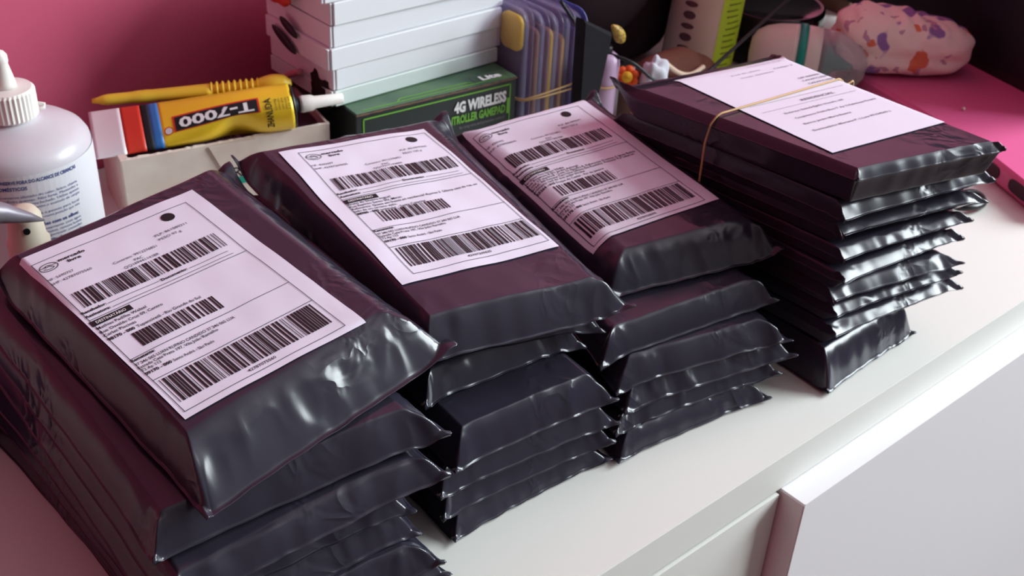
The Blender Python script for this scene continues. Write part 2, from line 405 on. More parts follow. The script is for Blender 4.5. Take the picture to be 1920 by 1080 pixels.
        vt = np.stack([P[..., 0], P[..., 1], zt], -1).reshape(-1, 3); vb = np.stack([P[..., 0], P[..., 1], zb], -1).reshape(-1, 3)
        idx = np.arange(nv_*nu_).reshape(nv_, nu_); off = nv_*nu_
        bi = np.where(edge, idx, idx+off)
        f1 = np.stack([idx[:-1, :-1], idx[:-1, 1:], idx[1:, 1:], idx[1:, :-1]], -1).reshape(-1, 4)
        f2 = np.stack([bi[:-1, :-1], bi[1:, :-1], bi[1:, 1:], bi[:-1, 1:]], -1).reshape(-1, 4)
        me = MB(); me.v = [tuple(p) for p in np.concatenate([vt, vb])]; me.f = [tuple(int(i) for i in q) for q in np.concatenate([f1, f2])]
        # drop the unused bottom rim vertices
        used = sorted({i for q in me.f for i in q}); mp = {o: i for i, o in enumerate(used)}
        me.v = [me.v[i] for i in used]; me.f = [tuple(mp[i] for i in q) for q in me.f]
        return me
    def uv_of(s, x, y):
        """inverse of xy by fixed-point Newton on the bilinear part"""
        u = np.full_like(x, .5); v = np.full_like(x, .5); h = 1e-4
        for _ in range(25):
            P = s.xy(u, v); Pu = (s.xy(u+h, v)-P)/h; Pv = (s.xy(u, v+h)-P)/h
            rx = x-P[..., 0]; ry = y-P[..., 1]; det = Pu[..., 0]*Pv[..., 1]-Pu[..., 1]*Pv[..., 0]
            du = (rx*Pv[..., 1]-ry*Pv[..., 0])/det; dv = (Pu[..., 0]*ry-Pu[..., 1]*rx)/det
            u = u+0.8*np.clip(du, -.3, .3); v = v+0.8*np.clip(dv, -.3, .3)
        return u, v
    def surf(s, x, y):
        u, v = s.uv_of(np.asarray(x, float), np.asarray(y, float))
        return s.base(x, y)+s.top(np.clip(u, -.02, 1.02), np.clip(v, -.02, 1.02))

STACKS = {
 1: dict(H=.1387, c=(.205, .172), gx=.054, gy=.084, T=[.019, .018, .017, .017, .017, .022, .0287],
     F=[((.136, .047), (.272, .045)), ((.130, .047), (.263, .039)), ((.127, .052), (.258, .052)), ((.122, .060), (.254, .051)),
        ((.125, .050), (.271, .046)), ((.127, .067), (.277, .054)), ((.150, .060), (.302, .082))],
     B=[((.126, .306), (.275, .290))]*3+[((.129, .303), (.276, .290))]*3+[((.140, .268), (.292, .289))]),
 2: dict(H=.131, c=(.357, .193), gx=-.075, gy=.084, T=[.016, .017, .017, .024, .018, .014, .025],
     F=[((.287, .062), (.402, .058)), ((.282, .066), (.401, .056)), ((.280, .066), (.402, .055)), ((.286, .062), (.399, .056)),
        ((.289, .092), (.400, .086)), ((.296, .104), (.404, .076)), ((.286, .087), (.414, .065))],
     B=[((.292, .295), (.420, .285))]*6+[((.299, .301), (.455, .289))]),
 3: dict(H=.1085, c=(.505, .198), gx=.035, gy=.089, T=[.016, .015, .016, .017, .020, .0245],
     F=[((.401, .053), (.523, .037)), ((.405, .061), (.531, .038)), ((.412, .062), (.538, .034)), ((.408, .067), (.532, .036)),
        ((.402, .076), (.536, .054)), ((.431, .103), (.555, .070))],
     B=[((.445, .285), (.565, .272))]*5+[((.446, .293), (.588, .280))]),
 4: dict(H=.1485, c=(.6265, .125), gx=-.0216, gy=-.0865, T=[.028, .015, .0135, .0125, .013, .0135, .0135, .017, .0225],
     F=[((.556, .018), (.662, .022)), ((.563, .027), (.686, .010)), ((.564, .030), (.676, .009)), ((.560, .031), (.668, .006)),
        ((.558, .027), (.672, .013)), ((.561, .032), (.673, .011)), ((.562, .037), (.680, .008)), ((.556, .035), (.681, .008)), ((.555, .032), (.665, .001))],
     B=[((.557, .232), (.690, .210))]*8+[((.551, .232), (.697, .206))]),
}
ORD = ['topmost', 'second', 'third', 'fourth', 'fifth', 'sixth', 'seventh', 'eighth', 'ninth']
SNAME = {1: 'the leftmost parcel stack', 2: 'the second stack from the left', 3: 'the third stack from the left', 4: 'the rubber-banded right stack'}
tops = {}
for k, st in STACKS.items():
    n = len(st['T']); z = 0.0
    for i in range(n):
        fr = (z/st['H']) if i else 0.0
        seed = k*20+i; top = (i == n-1); q = random.Random(seed)
        (FL, FR), (BL, BR) = st['F'][i], st['B'][i]
        mg = ((.011, .013, .016)[k-1] if k < 4 else .01, .019, q.uniform(.010, .014), .02); crown = .0; sf = q.uniform(.08, .2); sag = .045; wr = q.uniform(.8, 1.3); cvx = q.uniform(1.3, 1.9)
        ears = [q.uniform(-.003, .0025) for _ in range(4)]
        if k == 4: mg = (.0022, .016, q.uniform(.008, .012), .014); sf = q.uniform(.35, .6); sag = .03; wr = .5; cvx = q.uniform(1.2, 1.6)
        if top:
            sag = .02
            if k == 1: mg = (.009, .030, .027, .022); sf = .12; wr = .8; cvx = 1.5; ears = [.0, .004, .009, .012]
            if k == 2: mg = (.010, .026, .013, .022); sf = .18; wr = 1.3; ears = [0, .004, .012, .009]; cvx = 1.5
            if k == 3: mg = (.026, .020, .020, .022); sf = .16; wr = .9; ears = [0, .005, .012, .010]; cvx = 1.8
            if k == 4: mg = (.006, .009, .006, .026); sf = .74; wr = .15; ears = [0, 0, 0, .008]; cvx = 1.3
        elif i == 0:
            ears = [0.001]*4; sf = .10
            if k == 4: mg = (.008, .018, .014, .02); cvx = 1.6; wr = .9; sf = .05
        m = Mailer(FL, FR, BR, BL, z, st['T'][i]*(1.0 if top else .985), st['gx']*fr, st['gy']*fr, st['c'], mg, sf, ears, seed, crown, sag, wr, cvx)
        pos = n-1-i
        lab = f"black mailer, {ORD[pos]} from the top of {SNAME[k]}"
        if top: lab = {1: 'black mailer on top of the leftmost stack, label reading Tupanciretã', 2: 'black mailer on top of the second stack, label reading Imbituba',
                       3: 'black mailer on top of the third stack, its label bending over the left edge', 4: 'black mailer on the rubber-banded right stack, label reading RESIDENCIAL'}[k]
        elif i == 0: lab = f"black mailer at the very bottom of {SNAME[k]}"
        cx = (FL[0]+FR[0]+BL[0]+BR[0])/4; cy = (FL[1]+FR[1]+BL[1]+BR[1])/4
        if top:
            t = thing('mailer_bag', lab, 'parcel', (cx, cy, z), 'black mailers in the four stacks')
            obj('bag_film', m.mesh(140, 160), M['film'], t, True); tops[k] = (m, t)
        else:
            tag(obj('mailer_bag', m.mesh(116, 96), M['film'], None, True, (cx, cy, z)), lab, 'parcel', 'black mailers in the four stacks')
        z += st['T'][i]

# ------------------------------------------------------------------ shipping labels
LQ = {1: [(.149, .2426), (.2486, .2504), (.2602, .1014), (.1607, .0936)], 2: [(.3162, .2731), (.4152, .2614), (.3977, .113), (.2986, .1247)],
      3: [(.4606, .278), (.5598, .2666), (.5428, .1181), (.4436, .1296)], 4: [(.5885, .2063), (.6873, .1911), (.6645, .0434), (.5657, .0586)]}
class Label:
    def __init__(s, k):
        s.m, s.t = tops[k]; s.Q = np.array(LQ[k]); s.o = s.t['_o']
    def P(s, u, v, lift):
        u = np.asarray(u, float)/100; v = np.asarray(v, float)/150
        w_ = np.stack([(1-u)*(1-v), u*(1-v), u*v, (1-u)*v], -1); p = w_ @ s.Q
        z = s.m.surf(p[..., 0], p[..., 1])
        return np.stack([p[..., 0], p[..., 1], z+lift], -1)
    def sheet(s):
        us = np.linspace(0, 100, 61); vs = np.linspace(0, 150, 85); U, V = np.meshgrid(us, vs); P = s.P(U, V, .0007)
        n = len(us); mb = MB(); mb.v = [tuple(p) for p in P.reshape(-1, 3)]
        mb.f = [(j*n+i, (j+1)*n+i, (j+1)*n+i+1, j*n+i+1) for j in range(len(vs)-1) for i in range(n-1)]
        return mb
class Print:
    """flat ink: 2D points in label mm, cut small enough to follow the paper"""
    def __init__(s): s.v = []; s.f = []
    def add(s, v, f):
        n = len(s.v); s.v += [tuple(p) for p in v]; s.f += [tuple(i+n for i in q) for q in f]
    def rect(s, u0, v0, u1, v1, du=1.7, dv=1.8):
        a = max(1, int(math.ceil(abs(u1-u0)/du))); b = max(1, int(math.ceil(abs(v1-v0)/dv)))
        v = [(u0+(u1-u0)*i/a, v0+(v1-v0)*j/b) for j in range(b+1) for i in range(a+1)]
        s.add(v, [(j*(a+1)+i, (j+1)*(a+1)+i, (j+1)*(a+1)+i+1, j*(a+1)+i+1) for j in range(b) for i in range(a)])
    def text(s, str_, u, v, w=None, h=2.0, bold=0.0):
        p, f = text2d(str_, w, h, bold)
        s.add([(u+a, v-b) for a, b in p], f)
    def disc(s, u, v, r, n=28):
        s.add([(u, v)]+[(u+r*math.cos(2*PI*i/n), v+r*math.sin(2*PI*i/n)) for i in range(n)], [(0, 1+(i+1) % n, 1+i) for i in range(n)])
    def line(s, pts, w):
        for (a, b), (c, d) in zip(pts[:-1], pts[1:]):
            L = math.hypot(c-a, d-b) or 1; nx, ny = -(d-b)/L*w/2, (c-a)/L*w/2
            s.add([(a+nx, b+ny), (c+nx, d+ny), (c-nx, d-ny), (a-nx, b-ny)], [(0, 1, 2, 3)])
    def bars(s, u0, u1, v0, v1, seed, mods):
        q = random.Random(seed); x = 0; seq = []
        while x < mods:
            a, b = q.choice([1, 1, 2, 2, 3]), q.choice([1, 1, 1, 2, 2, 3])
            seq.append((x, a)); x += a+b
        k = (u1-u0)/(seq[-1][0]+seq[-1][1])
        for a, b in seq: s.rect(u0+a*k, v0, u0+(a+b)*k-0.02, v1, 9, 1.9)
    def build(s, name, L, m, parent, lift=.00095):
        v = np.array(s.v); P = L.P(v[:, 0], v[:, 1], lift); mb = MB(); mb.v = [tuple(p) for p in P]; mb.f = s.f
        return obj(name, mb, m, parent)
def label_part(k):
    L = Label(k); sh = obj('shipping_label', L.sheet(), M['label'], L.t, True)
    sh['label'] = 'white printed shipping label'
    return L, sh
def shipping(k, du, dv, d, seed):
    L, sh = label_part(k)
    B = Print(); fr = 0.35
    b0, b1, b2, b3 = 2.2+du*.9, 90.6+du*.8, 8.6+dv, 146.3+dv*.8
    B.rect(b0, b2, b1, b2+fr); B.rect(b0, b3-fr, b1, b3); B.rect(b0, b2, b0+fr, b3); B.rect(b1-fr, b2, b1, b3)
    for y in (65.0, 101.2, 120.3): B.rect(b0, y+dv, b1, y+fr+dv)
    B.rect(15.5+du, 58.9+dv, 43.5+du, 59.2+dv); B.rect(16+du, 62.6+dv, 84+du, 62.9+dv); B.rect(60+du, 59.5+dv, 83+du, 59.8+dv)
    B.build('border_lines', L, M['ink'], sh)
    for u0, u1, v0, v1, sd_, mo in ((5.6, 85.6, 42, 55.4, 0, 170), (12, 55.8, 85.8+d.get('b2', 0), 97+d.get('b2', 0), 1, 96), (4.2, 87.5, 122, 140, 2, 200)):
        K = Print(); K.bars(u0+du, u1+du, v0+dv, v1+dv, seed+sd_, mo); K.build('barcode', L, M['ink'], sh)
    T = Print()
    cx, cy = 8.2+du, 15.4+dv                                              # oval emblem with two clasped hands
    ov = [(cx+4.7*math.cos(a), cy+3.2*math.sin(a)) for a in np.linspace(0, 2*PI, 33)]; T.line(ov, .45)
    T.line([(cx-4.6, cy-.9), (cx-2.6, cy-.5), (cx-1.0, cy-1.4), (cx+.4, cy-1.5), (cx+2.4, cy-.5), (cx+4.6, cy-.9)], .4)
    T.line([(cx-1.0, cy-1.4), (cx-1.6, cy-.3), (cx-.7, cy-.1), (cx+.3, cy-.7), (cx+1.6, cy+.3), (cx+2.5, cy+1.0)], .4)
    T.line([(cx-2.9, cy+.6), (cx-1.8, cy+1.4), (cx-.6, cy+1.8), (cx+.6, cy+1.9), (cx+1.7, cy+1.6), (cx+2.5, cy+1.0)], .4)
    T.build('emblem', L, M['ink'], sh); T = Print()
    T.text('mercado', 14+du, 14.6+dv, 14.4, 2.3, .03); T.text('livre', 17.6+du, 17.9+dv, 7.0, 2.3, .03); T.build('shop_name', L, M['ink'], sh); T = Print()
    T.disc(75.6+du, 15.0+dv, 3.7); T.build('dot', L, M['ink'], sh)
    for s_, u, v, w_, h_, bo in (('NF: '+d['nf'], 2.3, 26.2, 13.8, 1.9, .0), ('SHP: '+d['shp'], 2.1, 30.2, 21.5, 1.9, .0), ('PLP: '+d['plp'], 61.3, 26.6, 18.8, 1.9, .0),
        ('PESO '+d['peso'], 61.2, 30.6, 13, 1.9, .0), ('Contrato: 9912276851', 33.3, 34.0, 24.4, 1.9, .0), ('PAC', 42.8, 37.8, 4.8, 1.9, .0), (d['qq'], 35.7, 40.4, 19.6, 1.9, .0),
        ('Recebedor:', 2.0, 59.3, 12.9, 1.9, .035), ('Documento:', 44.4, 60.0, 14.6, 1.9, .035), ('Assinatura:', 1.9, 62.9, 13.1, 1.9, .035),
        ('Remetente:', 2.0, 103.6, 12, 1.9, .035), ('37 246 065 LUAN RUFINO CANDIDO 37 246 065 LUA', 2.1, 107.0, 53, 1.9, .01), ('Estrada Cata Preta 197, Vila João Ramalho', 2.0, 109.7, 42, 1.9, .01),
        ('T2 Ap 113', 2.1, 112.2, 10, 1.9, .01), ('09170 - 000', 2.1, 115.4, 13.6, 1.9, .04), ('Santo André - São Paulo', 16.6, 115.4, 21.4, 1.9, .01), (d['num'], 37.6, 143.6, 15.1, 1.8, .01)):
        T = Print(); T.text(s_, u+du, v+dv, w_, h_, bo); T.build('text_line', L, M['ink'], sh)
    for s_, u, v, w_, bo in d['addr']: T = Print(); T.text(s_, u+du, v+dv, w_, 2.0, bo); T.build('text_line', L, M['ink'], sh)
    D = Print(); D.rect(1.4+du, 66.2+dv, 22.6+du, 70.4+dv); D.build('recipient_bar', L, M['ink'], sh)
    D = Print(); D.text('DESTINATÁRIO', 4+du, 69.3+dv, 15.5, 1.9, .01); D.build('recipient_heading', L, M['white_ink'], sh, .0011)
    return L, sh
shipping(1, 0, 0, dict(nf='5690757', shp='42787075560', plp='861080211', peso='97 g', qq='QQ169441141BR', num='42787075560',
    addr=[('Mathias Padilha Welzel', 2.0, 73.6, 25.8, .01), ('Rua Osvaldo Cruz 09, Centro', 1.8, 77.0, 32.8, .01), ('Carlet Piscinas', 1.8, 80.2, 16.6, .01), ('98170 - 000', 1.9, 83.8, 13.8, .04), ('Tupanciretã - Rio Grande do Sul', 16.8, 83.8, 34.6, .01)]), 100)
shipping(2, 9, -3.5, dict(nf='4202097', shp='42787209625', plp='861097000', peso='120 g', qq='QQ170171338BR', num='42787209625', b2=-1.5,
    addr=[('Bruna da Silveira miguel', 2.0, 72.6, 27, .01), ('Rua Espírito Santo SN, Mirim', 1.8, 75.4, 33, .01), ('Referencia: Quase em frente ao residencial Açores 3. Última casa da rua, ao', 1.8, 78.2, 83, .01), ('lado de um terreno vazio.', 1.8, 81, 27, .01), ('88780 - 000', 1.9, 84.0, 13.8, .04), ('Imbituba - Santa Catarina', 16.8, 84.0, 29, .01)]), 200)
shipping(3, .2, 1, dict(nf='4205402', shp='42789028696', plp='861099641', peso='220 g', qq='QQ170713869BR', num='42789028696', b2=2.5,
    addr=[('Jardione Dos Santos Villalba', 2.0, 73.2, 30, .01), ('Rua Projetada B SN, Jardim Anhangá', 1.8, 75.7, 40, .01), ('Lote 15 quadra B - Lote 15 Quadra R, Referencia: Proximo A Igreja Batista', 1.8, 78.2, 86, .01), ('Israel, Na Esquina Tem Uma Oficina Do Russinho. Procurar Por Leise no', 1.8, 80.7, 83, .01), ('primeiro casa do dois andar blindex', 1.8, 83.2, 40, .01), ('25264 - 613', 1.9, 86.4, 13.8, .04), ('Duque de Caxias - Rio de Janeiro', 16.8, 86.4, 38, .01)]), 300)
L4, sh4 = label_part(4)
for s_, u, v, w_, h_, bo in (('Data estimada de entrega', 60, 8, 32, 1.6, 0), ('Pack ID: 20000', 38, 17, 26, 1.6, 0), ('Venda: 20000043', 40, 24, 30, 1.6, 0), ('Código 2', 74, 20, 18, 1.8, .01),
    ('CEP: 06000000', 75, 44, 20, 2.2, .02), ('CARAPICUÍBA', 74, 49.5, 23, 2.4, .01), ('CARAPICUÍBA', 73.5, 55.5, 24, 2.4, .01), ('RESIDENCIAL', 46.5, 76.5, 30, 2.8, .02),
    ('Endereço: Estrada Egídio Vitorello, 100', 20, 89, 52, 2.1, .02), ('Complemento: Prédio Bloco 7  Ap 12 Referência: Portaria', 20, 98.5, 72, 2.1, .02),
    ('Bairro: Jardim Maria Beatriz', 18, 108.5, 41, 2.1, .02), ('Destinatário: Mariana P. ( Luis 97154562 )', 15, 119.5, 68, 2.1, .02)): T = Print(); T.text(s_, u, v, w_, h_, bo); T.build('text_line', L4, M['grey_ink'], sh4)
for v in (68, 80): T = Print(); T.rect(8, v, 92, v+.25); T.build('ruled_line', L4, M['ink'], sh4)

# ------------------------------------------------------------------ rubber band round the right stack
m4, _ = tops[4]
def band_loop():
    # left side at x~.571, right side at x~.682, band plane from (.585,.125) to (.70,.117)
    pts = []
    for f in np.linspace(0, 1, 34):
        x = .5535+(.6925-.5535)*f; y = .142-.010*f; pts.append((x, y, float(m4.surf(np.array([x]), np.array([y]))[0])+.0016))
    for f in np.linspace(0.1, 1, 7): pts.append((.6925-.004*f, .132, .138-.106*f))
    for f in np.linspace(0, 1, 8): pts.append((.690-.138*f, .132+.010*f, .0290))
    for f in np.linspace(0.1, .95, 8): pts.append((.5505, .142, .032+.106*f))
    return pts
tag(obj('rubber_band', MB().tube(spline(band_loop(), 3), .0007, 6, True), M['band'], None, True, (.63, .137, .03)), 'thin tan rubber band stretched around the right parcel stack', 'rubber band')

# ------------------------------------------------------------------ glue bottle at the back left
bx, by = .222, .450
gb = thing('glue_bottle', 'white translucent glue bottle with nozzle cap against the pink wall', 'bottle', (bx, by, 0))
obj('bottle_body', MB().lathe([(.040, .0), (.045, .002), (.047, .008), (.047, .099), (.0462, .104), (.0435, .1085), (.038, .1125), (.029, .1160), (.020, .1185), (.0140, .1200), (.0135, .1225)], (bx, by, 0), n=64), M['bottle'], gb, True)
cp = obj('cap', MB().lathe([(.0165, .1212), (.0170, .1225), (.0170, .139), (.0160, .1408), (.0076, .1412)], (bx, by, 0), n=72, ribs=(1, 2)), M['cap'], gb)
obj('nozzle', MB().lathe([(.0072, .1411), (.0068, .145), (.0044, .157), (.0050, .1585), (.0048, .1625), (.0032, .1650), (.0015, .166)], (bx, by, 0), n=28), M['cap'], gb, True)
obj('cap_strap', MB().tube([(bx+.0145, by-.006, .1235), (bx+.0195, by-.008, .1245), (bx+.0205, by-.006, .126), (bx+.017, by-.004, .127)], .0012, 8), M['cap'], cp, True)
R_ = .0474
def ring_strip(r, z0, z1, a0, a1, n=48):
    mb = MB()
    for i in range(n):
        t0 = a0+(a1-a0)*i/n; t1 = a0+(a1-a0)*(i+1)/n
        mb.quad((bx+r*math.cos(t0), by+r*math.sin(t0), z0), (bx+r*math.cos(t1), by+r*math.sin(t1), z0), (bx+r*math.cos(t1), by+r*math.sin(t1), z1), (bx+r*math.cos(t0), by+r*math.sin(t0), z1))
    return mb
bl = obj('bottle_label', ring_strip(R_, .006, .1000, -PI*.98, PI*.25), M['label_card'], gb, True)
ac = math.atan2(-.2868-by, 0-bx)                                        # direction towards the room
def bottle_text(rows, m, name):
    for s_, a_end, z, wmm, h, bo in rows:
        mb = MB()
        p, f = text2d(s_, wmm/1000, h/1000, bo); a1 = ac+a_end; r = R_+.00025
        v = [(bx+r*math.cos(a1-(wmm/1000-q[0])/r), by+r*math.sin(a1-(wmm/1000-q[0])/r), z+q[1]) for q in p]
        mb.add(v, f); obj(name, mb, m, bl)
bottle_text([('MANTENHA E CONSERVE FORA DO ALCANCE DE CRIANÇAS', .74, .0950, 70, 2.4, .03), ('E ANIMAIS DOMÉSTICOS', .02, .0905, 36, 2.4, .03),
    ('Reações com os olhos:', .66, .0630, 32, 2.4, .03), ('ou suspeita de exposição', .70, .0505, 36, 2.4, .03)], M['blue_ink'], 'heading_line')
bottle_text([('Precauções: conserve afastado do calor, faísca, chama', .72, .0850, 66, 1.8, .0), ('aberta, superfícies quentes. Não fume. Mantenha o', .73, .0822, 64, 1.8, .0), ('recipiente hermeticamente fechado. Utilize apenas', .73, .0794, 62, 1.8, 0), ('ferramentas antifaiscante, evite o acúmulo de cargas', .73, .0766, 62, 1.8, 0),
    ('Instalações: remova a pessoa para local', .70, .0716, 52, 1.8, 0), ('mantenha em repouso numa posição que não', .70, .0688, 52, 1.8, 0), ('enxágue cuidadosamente com água', .68, .0598, 45, 1.8, 0), ('durante vários minutos, remova lentes', .68, .0570, 45, 1.8, 0), ('e a irritação persistir consulte', .68, .0542, 40, 1.8, 0),
    ('INFORMAÇÃO TOXICOLÓGICA', .70, .0475, 38, 1.9, 0), ('consulte imediatamente o médico', .70, .0447, 40, 1.8, 0), ('mostre a embalagem do produto', .70, .0419, 40, 1.8, 0)], M['blue_ink'], 'text_line')

# ------------------------------------------------------------------ hand tool behind the first stack
ht = thing('hand_tool', 'cream plastic handle with a round hole and grey pointed blade beside the glue bottle', 'tool', (.186, .352, 0))
hb = MB().lathe([(.011, .0), (.0130, .002), (.0130, .060), (.0124, .087), (.0110, .0885), (.0098, .1035), (.0075, .1075), (.003, .1085)], (.188, .352, 0), n=32)
obj('handle', hb, M['cream'], ht, True)
dv_ = Vector((-.189, -.64, .36)).normalized(); hp = Vector((.188, .352, .0980))+Vector((dv_.x, dv_.y, 0)).normalized()*.0102
obj('handle_hole', MB().lathe([(.0020, 0), (.0020, .0012)], hp, (dv_.x, dv_.y, .12), 20), M['black'], ht)
obj('blade', MB().tube([(.135, .333, .1290), (.156, .335, .1250), (.172, .3355, .1180), (.186, .3362, .1100), (.1945, .3365, .1050)], [.009, .0085, .0062, .0032, .0006], 12, flat=1.0), M['grey'], ht, True)
tag(obj('blue_box', MB().box(.060, .1275, .305, .370, 0, .048, .001), M['deepblue'], None, False, (.09, .335, 0)), 'deep blue box edge beside the back of the leftmost stack', 'box')

# ------------------------------------------------------------------ open phone box with the glue tube on it
ex = Vector((.154, -.032)).normalized(); ey = Vector((-ex.y, ex.x)); O = Vector((.295, .463)); WX, WY, HB = .160, .076, .060
def pb(a, b, z): p = O+ex*a+ey*b; return (p.x, p.y, z)
XF = Matrix(((ex.x, ey.x, 0, O.x), (ex.y, ey.y, 0, O.y), (0, 0, 1, 0), (0, 0, 0, 1)))
ob = thing('phone_box', 'worn white open carton holding a dark tray, under the yellow glue tube', 'box', pb(.08, .038, 0))
def wallmb(x0, x1, y0, y1):
    mb = MB(); mb.box(x0, x1, y0, y1, .0, HB, .0006); return mb
obj('front_panel', wallmb(0, WX, 0, .0022), M['old_card'], ob, xf=XF); obj('back_panel', wallmb(0, WX, WY-.0022, WY), M['old_card'], ob, xf=XF)
obj('side_panel', wallmb(0, .006, .0023, WY-.0023), M['old_card'], ob, xf=XF); obj('side_panel', wallmb(WX-.0022, WX, .0023, WY-.0023), M['old_card'], ob, xf=XF)
tray = obj('inner_tray', MB().box(.0065, WX-.0026, .0026, WY-.0026, .001, HB-.006, .001), M['rubber'], ob, xf=XF)
obj('tray_label', MB().box(.0545, .0935, .0045, .0290, HB-.0058, HB-.0054), M['grey'], tray, xf=XF)
p, f = text2d('xiaomi', .036, .0065, .02); mb = MB(); mb.add([(.0915-a*.72, .0205-b*1.0, HB-.0052) for a, b in p], f); obj('tray_lettering', mb, M['ink'], tray, xf=XF)
# torn white rim along the front edge and cracks
mb = MB(); q = random.Random(3)
xs = np.linspace(0, WX, 60); zz = [HB+.0004+.0009*q.random()*(1 if q.random() < .5 else .2) for _ in xs]
for i in range(59): mb.quad((xs[i], -.0002, HB-.0003), (xs[i+1], -.0002, HB-.0003), (xs[i+1], .0022, zz[i+1]), (xs[i], .0022, zz[i]))
obj('torn_rim', mb, M['old_card'], ob, xf=XF)
fl = obj('side_flap', MB().prism([(.064, HB-.001), (.100, HB-.001), (.104, .034), (.101, .004), (.072, .004), (.0745, .034)], 1, -.0016, -.0004), M['old_card'], ob, xf=XF)
def flat_text(s_, x, z, w_, h, y, m, name, par, xf=None, bold=0):
    p, f = text2d(s_, w_, h, bold); mb = MB(); mb.add([(x+a, y, z+b) for a, b in p], f); return obj(name, mb, m, par, xf=xf)
flat_text('RC', .0805, .0305, .0165, .0085, -.0019, M['ink'], 'lettering', fl, XF, .0)
mb = MB().box(.0835, .0915, -.0022, -.0020, .0245, .0303); obj('teal_picture', mb, M['teal'], fl, xf=XF)
mb = MB().box(.0918, .0990, -.0024, -.0022, .0245, .0335); obj('orange_picture', mb, M['glitter'], fl, xf=XF)

# glue tube lying on the carton
ta, tb = Vector((.2925, .4960, .0685)), Vector((.4250, .4420, .0775)); td = (tb-ta); TL = td.length; td.normalize()
tn = Vector((0, 0, 1)).cross(td).normalized(); tu = td.cross(tn).normalized()
tn, tu = tn*math.cos(.5)+tu*math.sin(.5), tu*math.cos(.5)-tn*math.sin(.5)
gt = thing('glue_tube', 'yellow aluminium glue tube marked T-7000 lying on the worn carton', 'glue tube', tuple((ta+tb)/2-Vector((0, 0, .012))))
def tube_section(t):
    r = min(1, t/.86); wd = .0215+(.0175-.0215)*sst(r); hh = .0012+(.0160-.0012)*sst(r)**.85
    return wd, hh
def sst(x): x = max(0, min(1, x)); return x*x*(3-2*x)
def pinch(t, e): return 1-(.38*math.exp(-((t-.70)/.10)**2)*sst((-e-.45)/.5) if e < 0 else 0)
def tube_mesh(t0, t1, n=24, k=36, grow=0.0):
    mb = MB(); v = []; f = []
    for i in range(n+1):
        t = t0+(t1-t0)*i/n; wd, hh = tube_section(t); wd += grow; hh += grow; c = ta+td*(TL*t)
        for j in range(k):
            a = 2*PI*j/k; ca, sa = math.cos(a), math.sin(a)
            e = abs(ca)**(.8)*(1 if ca > 0 else -1)
            v.append(c+tn*(wd*pinch(t, e)*e)+tu*(hh*sa))
    for i in range(n):
        for j in range(k): f.append((i*k+j, i*k+(j+1) % k, (i+1)*k+(j+1) % k, (i+1)*k+j))
    f.append(tuple(range(k-1, -1, -1))); f.append(tuple(n*k+j for j in range(k)))
    return mb.add(v, f)
obj('crimp_end', tube_mesh(-.02, .135, 8), M['silver'], gt, True); obj('red_stripe', tube_mesh(.135, .235, 6), M['red'], gt, True)
obj('black_stripe', tube_mesh(.235, .275, 3), M['ink'], gt, True); obj('blue_stripe', tube_mesh(.275, .325, 3), M['blue'], gt, True)
body = obj('tube_body', tube_mesh(.325, 1.0, 40), M['yellow'], gt, True)
e0 = ta+td*TL
obj('shoulder', MB().lathe([(.0163, 0), (.0160, .0022), (.0060, .0035), (.0055, .007)], e0, td, 32), M['black'], gt, True)
obj('nozzle_cap', MB().lathe([(.0062, .0068), (.0066, .009), (.0062, .016), (.0048, .019), (.0040, .040), (.0034, .0405)], e0, td, 28), M['cap'], gt, True)
def on_tube(t, a, lift=.0004):
    wd, hh = tube_section(t); ca, sa = math.cos(a), math.sin(a); e = abs(ca)**.8*(1 if ca > 0 else -1)
    return ta+td*(TL*t)+tn*((wd+lift)*pinch(t, e)*e)+tu*((hh+lift)*sa)
def tube_print(pts, faces, m, name, par, t0, tw, a0, aw, lift=.0004):
    """2D points in 0..1 -> tube surface; x runs along the tube, y around it"""
    mb = MB(); mb.add([on_tube(t0+tw*x, a0+aw*y, lift) for x, y in pts], faces); return obj(name, mb, m, par)
A_FRONT = -PI*.93                                                          # towards the room
def tgrid(x0, x1, y0, y1, nx, ny): 
    return [(x0+(x1-x0)*i/nx, y0+(y1-y0)*j/ny) for j in range(ny+1) for i in range(nx+1)], [(j*(nx+1)+i, j*(nx+1)+i+1, (j+1)*(nx+1)+i+1, (j+1)*(nx+1)+i) for j in range(ny) for i in range(nx)]
pz, fz = tgrid(0, 1, 0, 1, 18, 8)
tube_print(pz, fz, M['red'], 'plate_outline', body, .385, .445, PI*.50, PI*.200, .0003)
plate = tube_print(pz, fz, M['ink'], 'name_plate', body, .395, .425, PI*.512, PI*.176, .0005)
p, f = text2d('T-7000', 1, 1, .03); p[:, 1] /= max(p[:, 1].max(), 1e-6)
tube_print([(1-a, b) for a, b in p], f, M['white_ink'], 'name_lettering', body, .415, .385, PI*.535, PI*.125, .0008)
p, f = text2d('ZHANLIDA', 1, 1, .02); p[:, 1] /= p[:, 1].max()
tube_print([(1-b, 1-a) for a, b in p], f, M['ink'], 'maker_lettering', body, .855, .035, PI*.52, PI*.46, .0006)
for i, s_ in enumerate(('strong', 'adhesion glass', 'super glue', 'phone screen', '110 ml')):
    p, f = text2d(s_, 1, 1, 0); p[:, 1] /= p[:, 1].max()
    tube_print([(1-b, 1-a) for a, b in p], f, M['ink'], 'fine_print', body, .905+.018*i, .010, PI*.54, PI*.16, .0006)
mb, = [None],
ov = [(.5, .5)]+[(.5+.5*math.cos(2*PI*i/20), .5+.5*math.sin(2*PI*i/20)) for i in range(20)]
tube_print(ov, [(0, 1+i, 1+(i+1) % 20) for i in range(20)], M['red'], 'emblem', body, .335, .046, PI*.60, PI*.12, .0005)
tube_print(ov, [(0, 1+i, 1+(i+1) % 20) for i in range(20)], M['silver'], 'emblem', body, .340, .036, PI*.615, PI*.09, .0008)

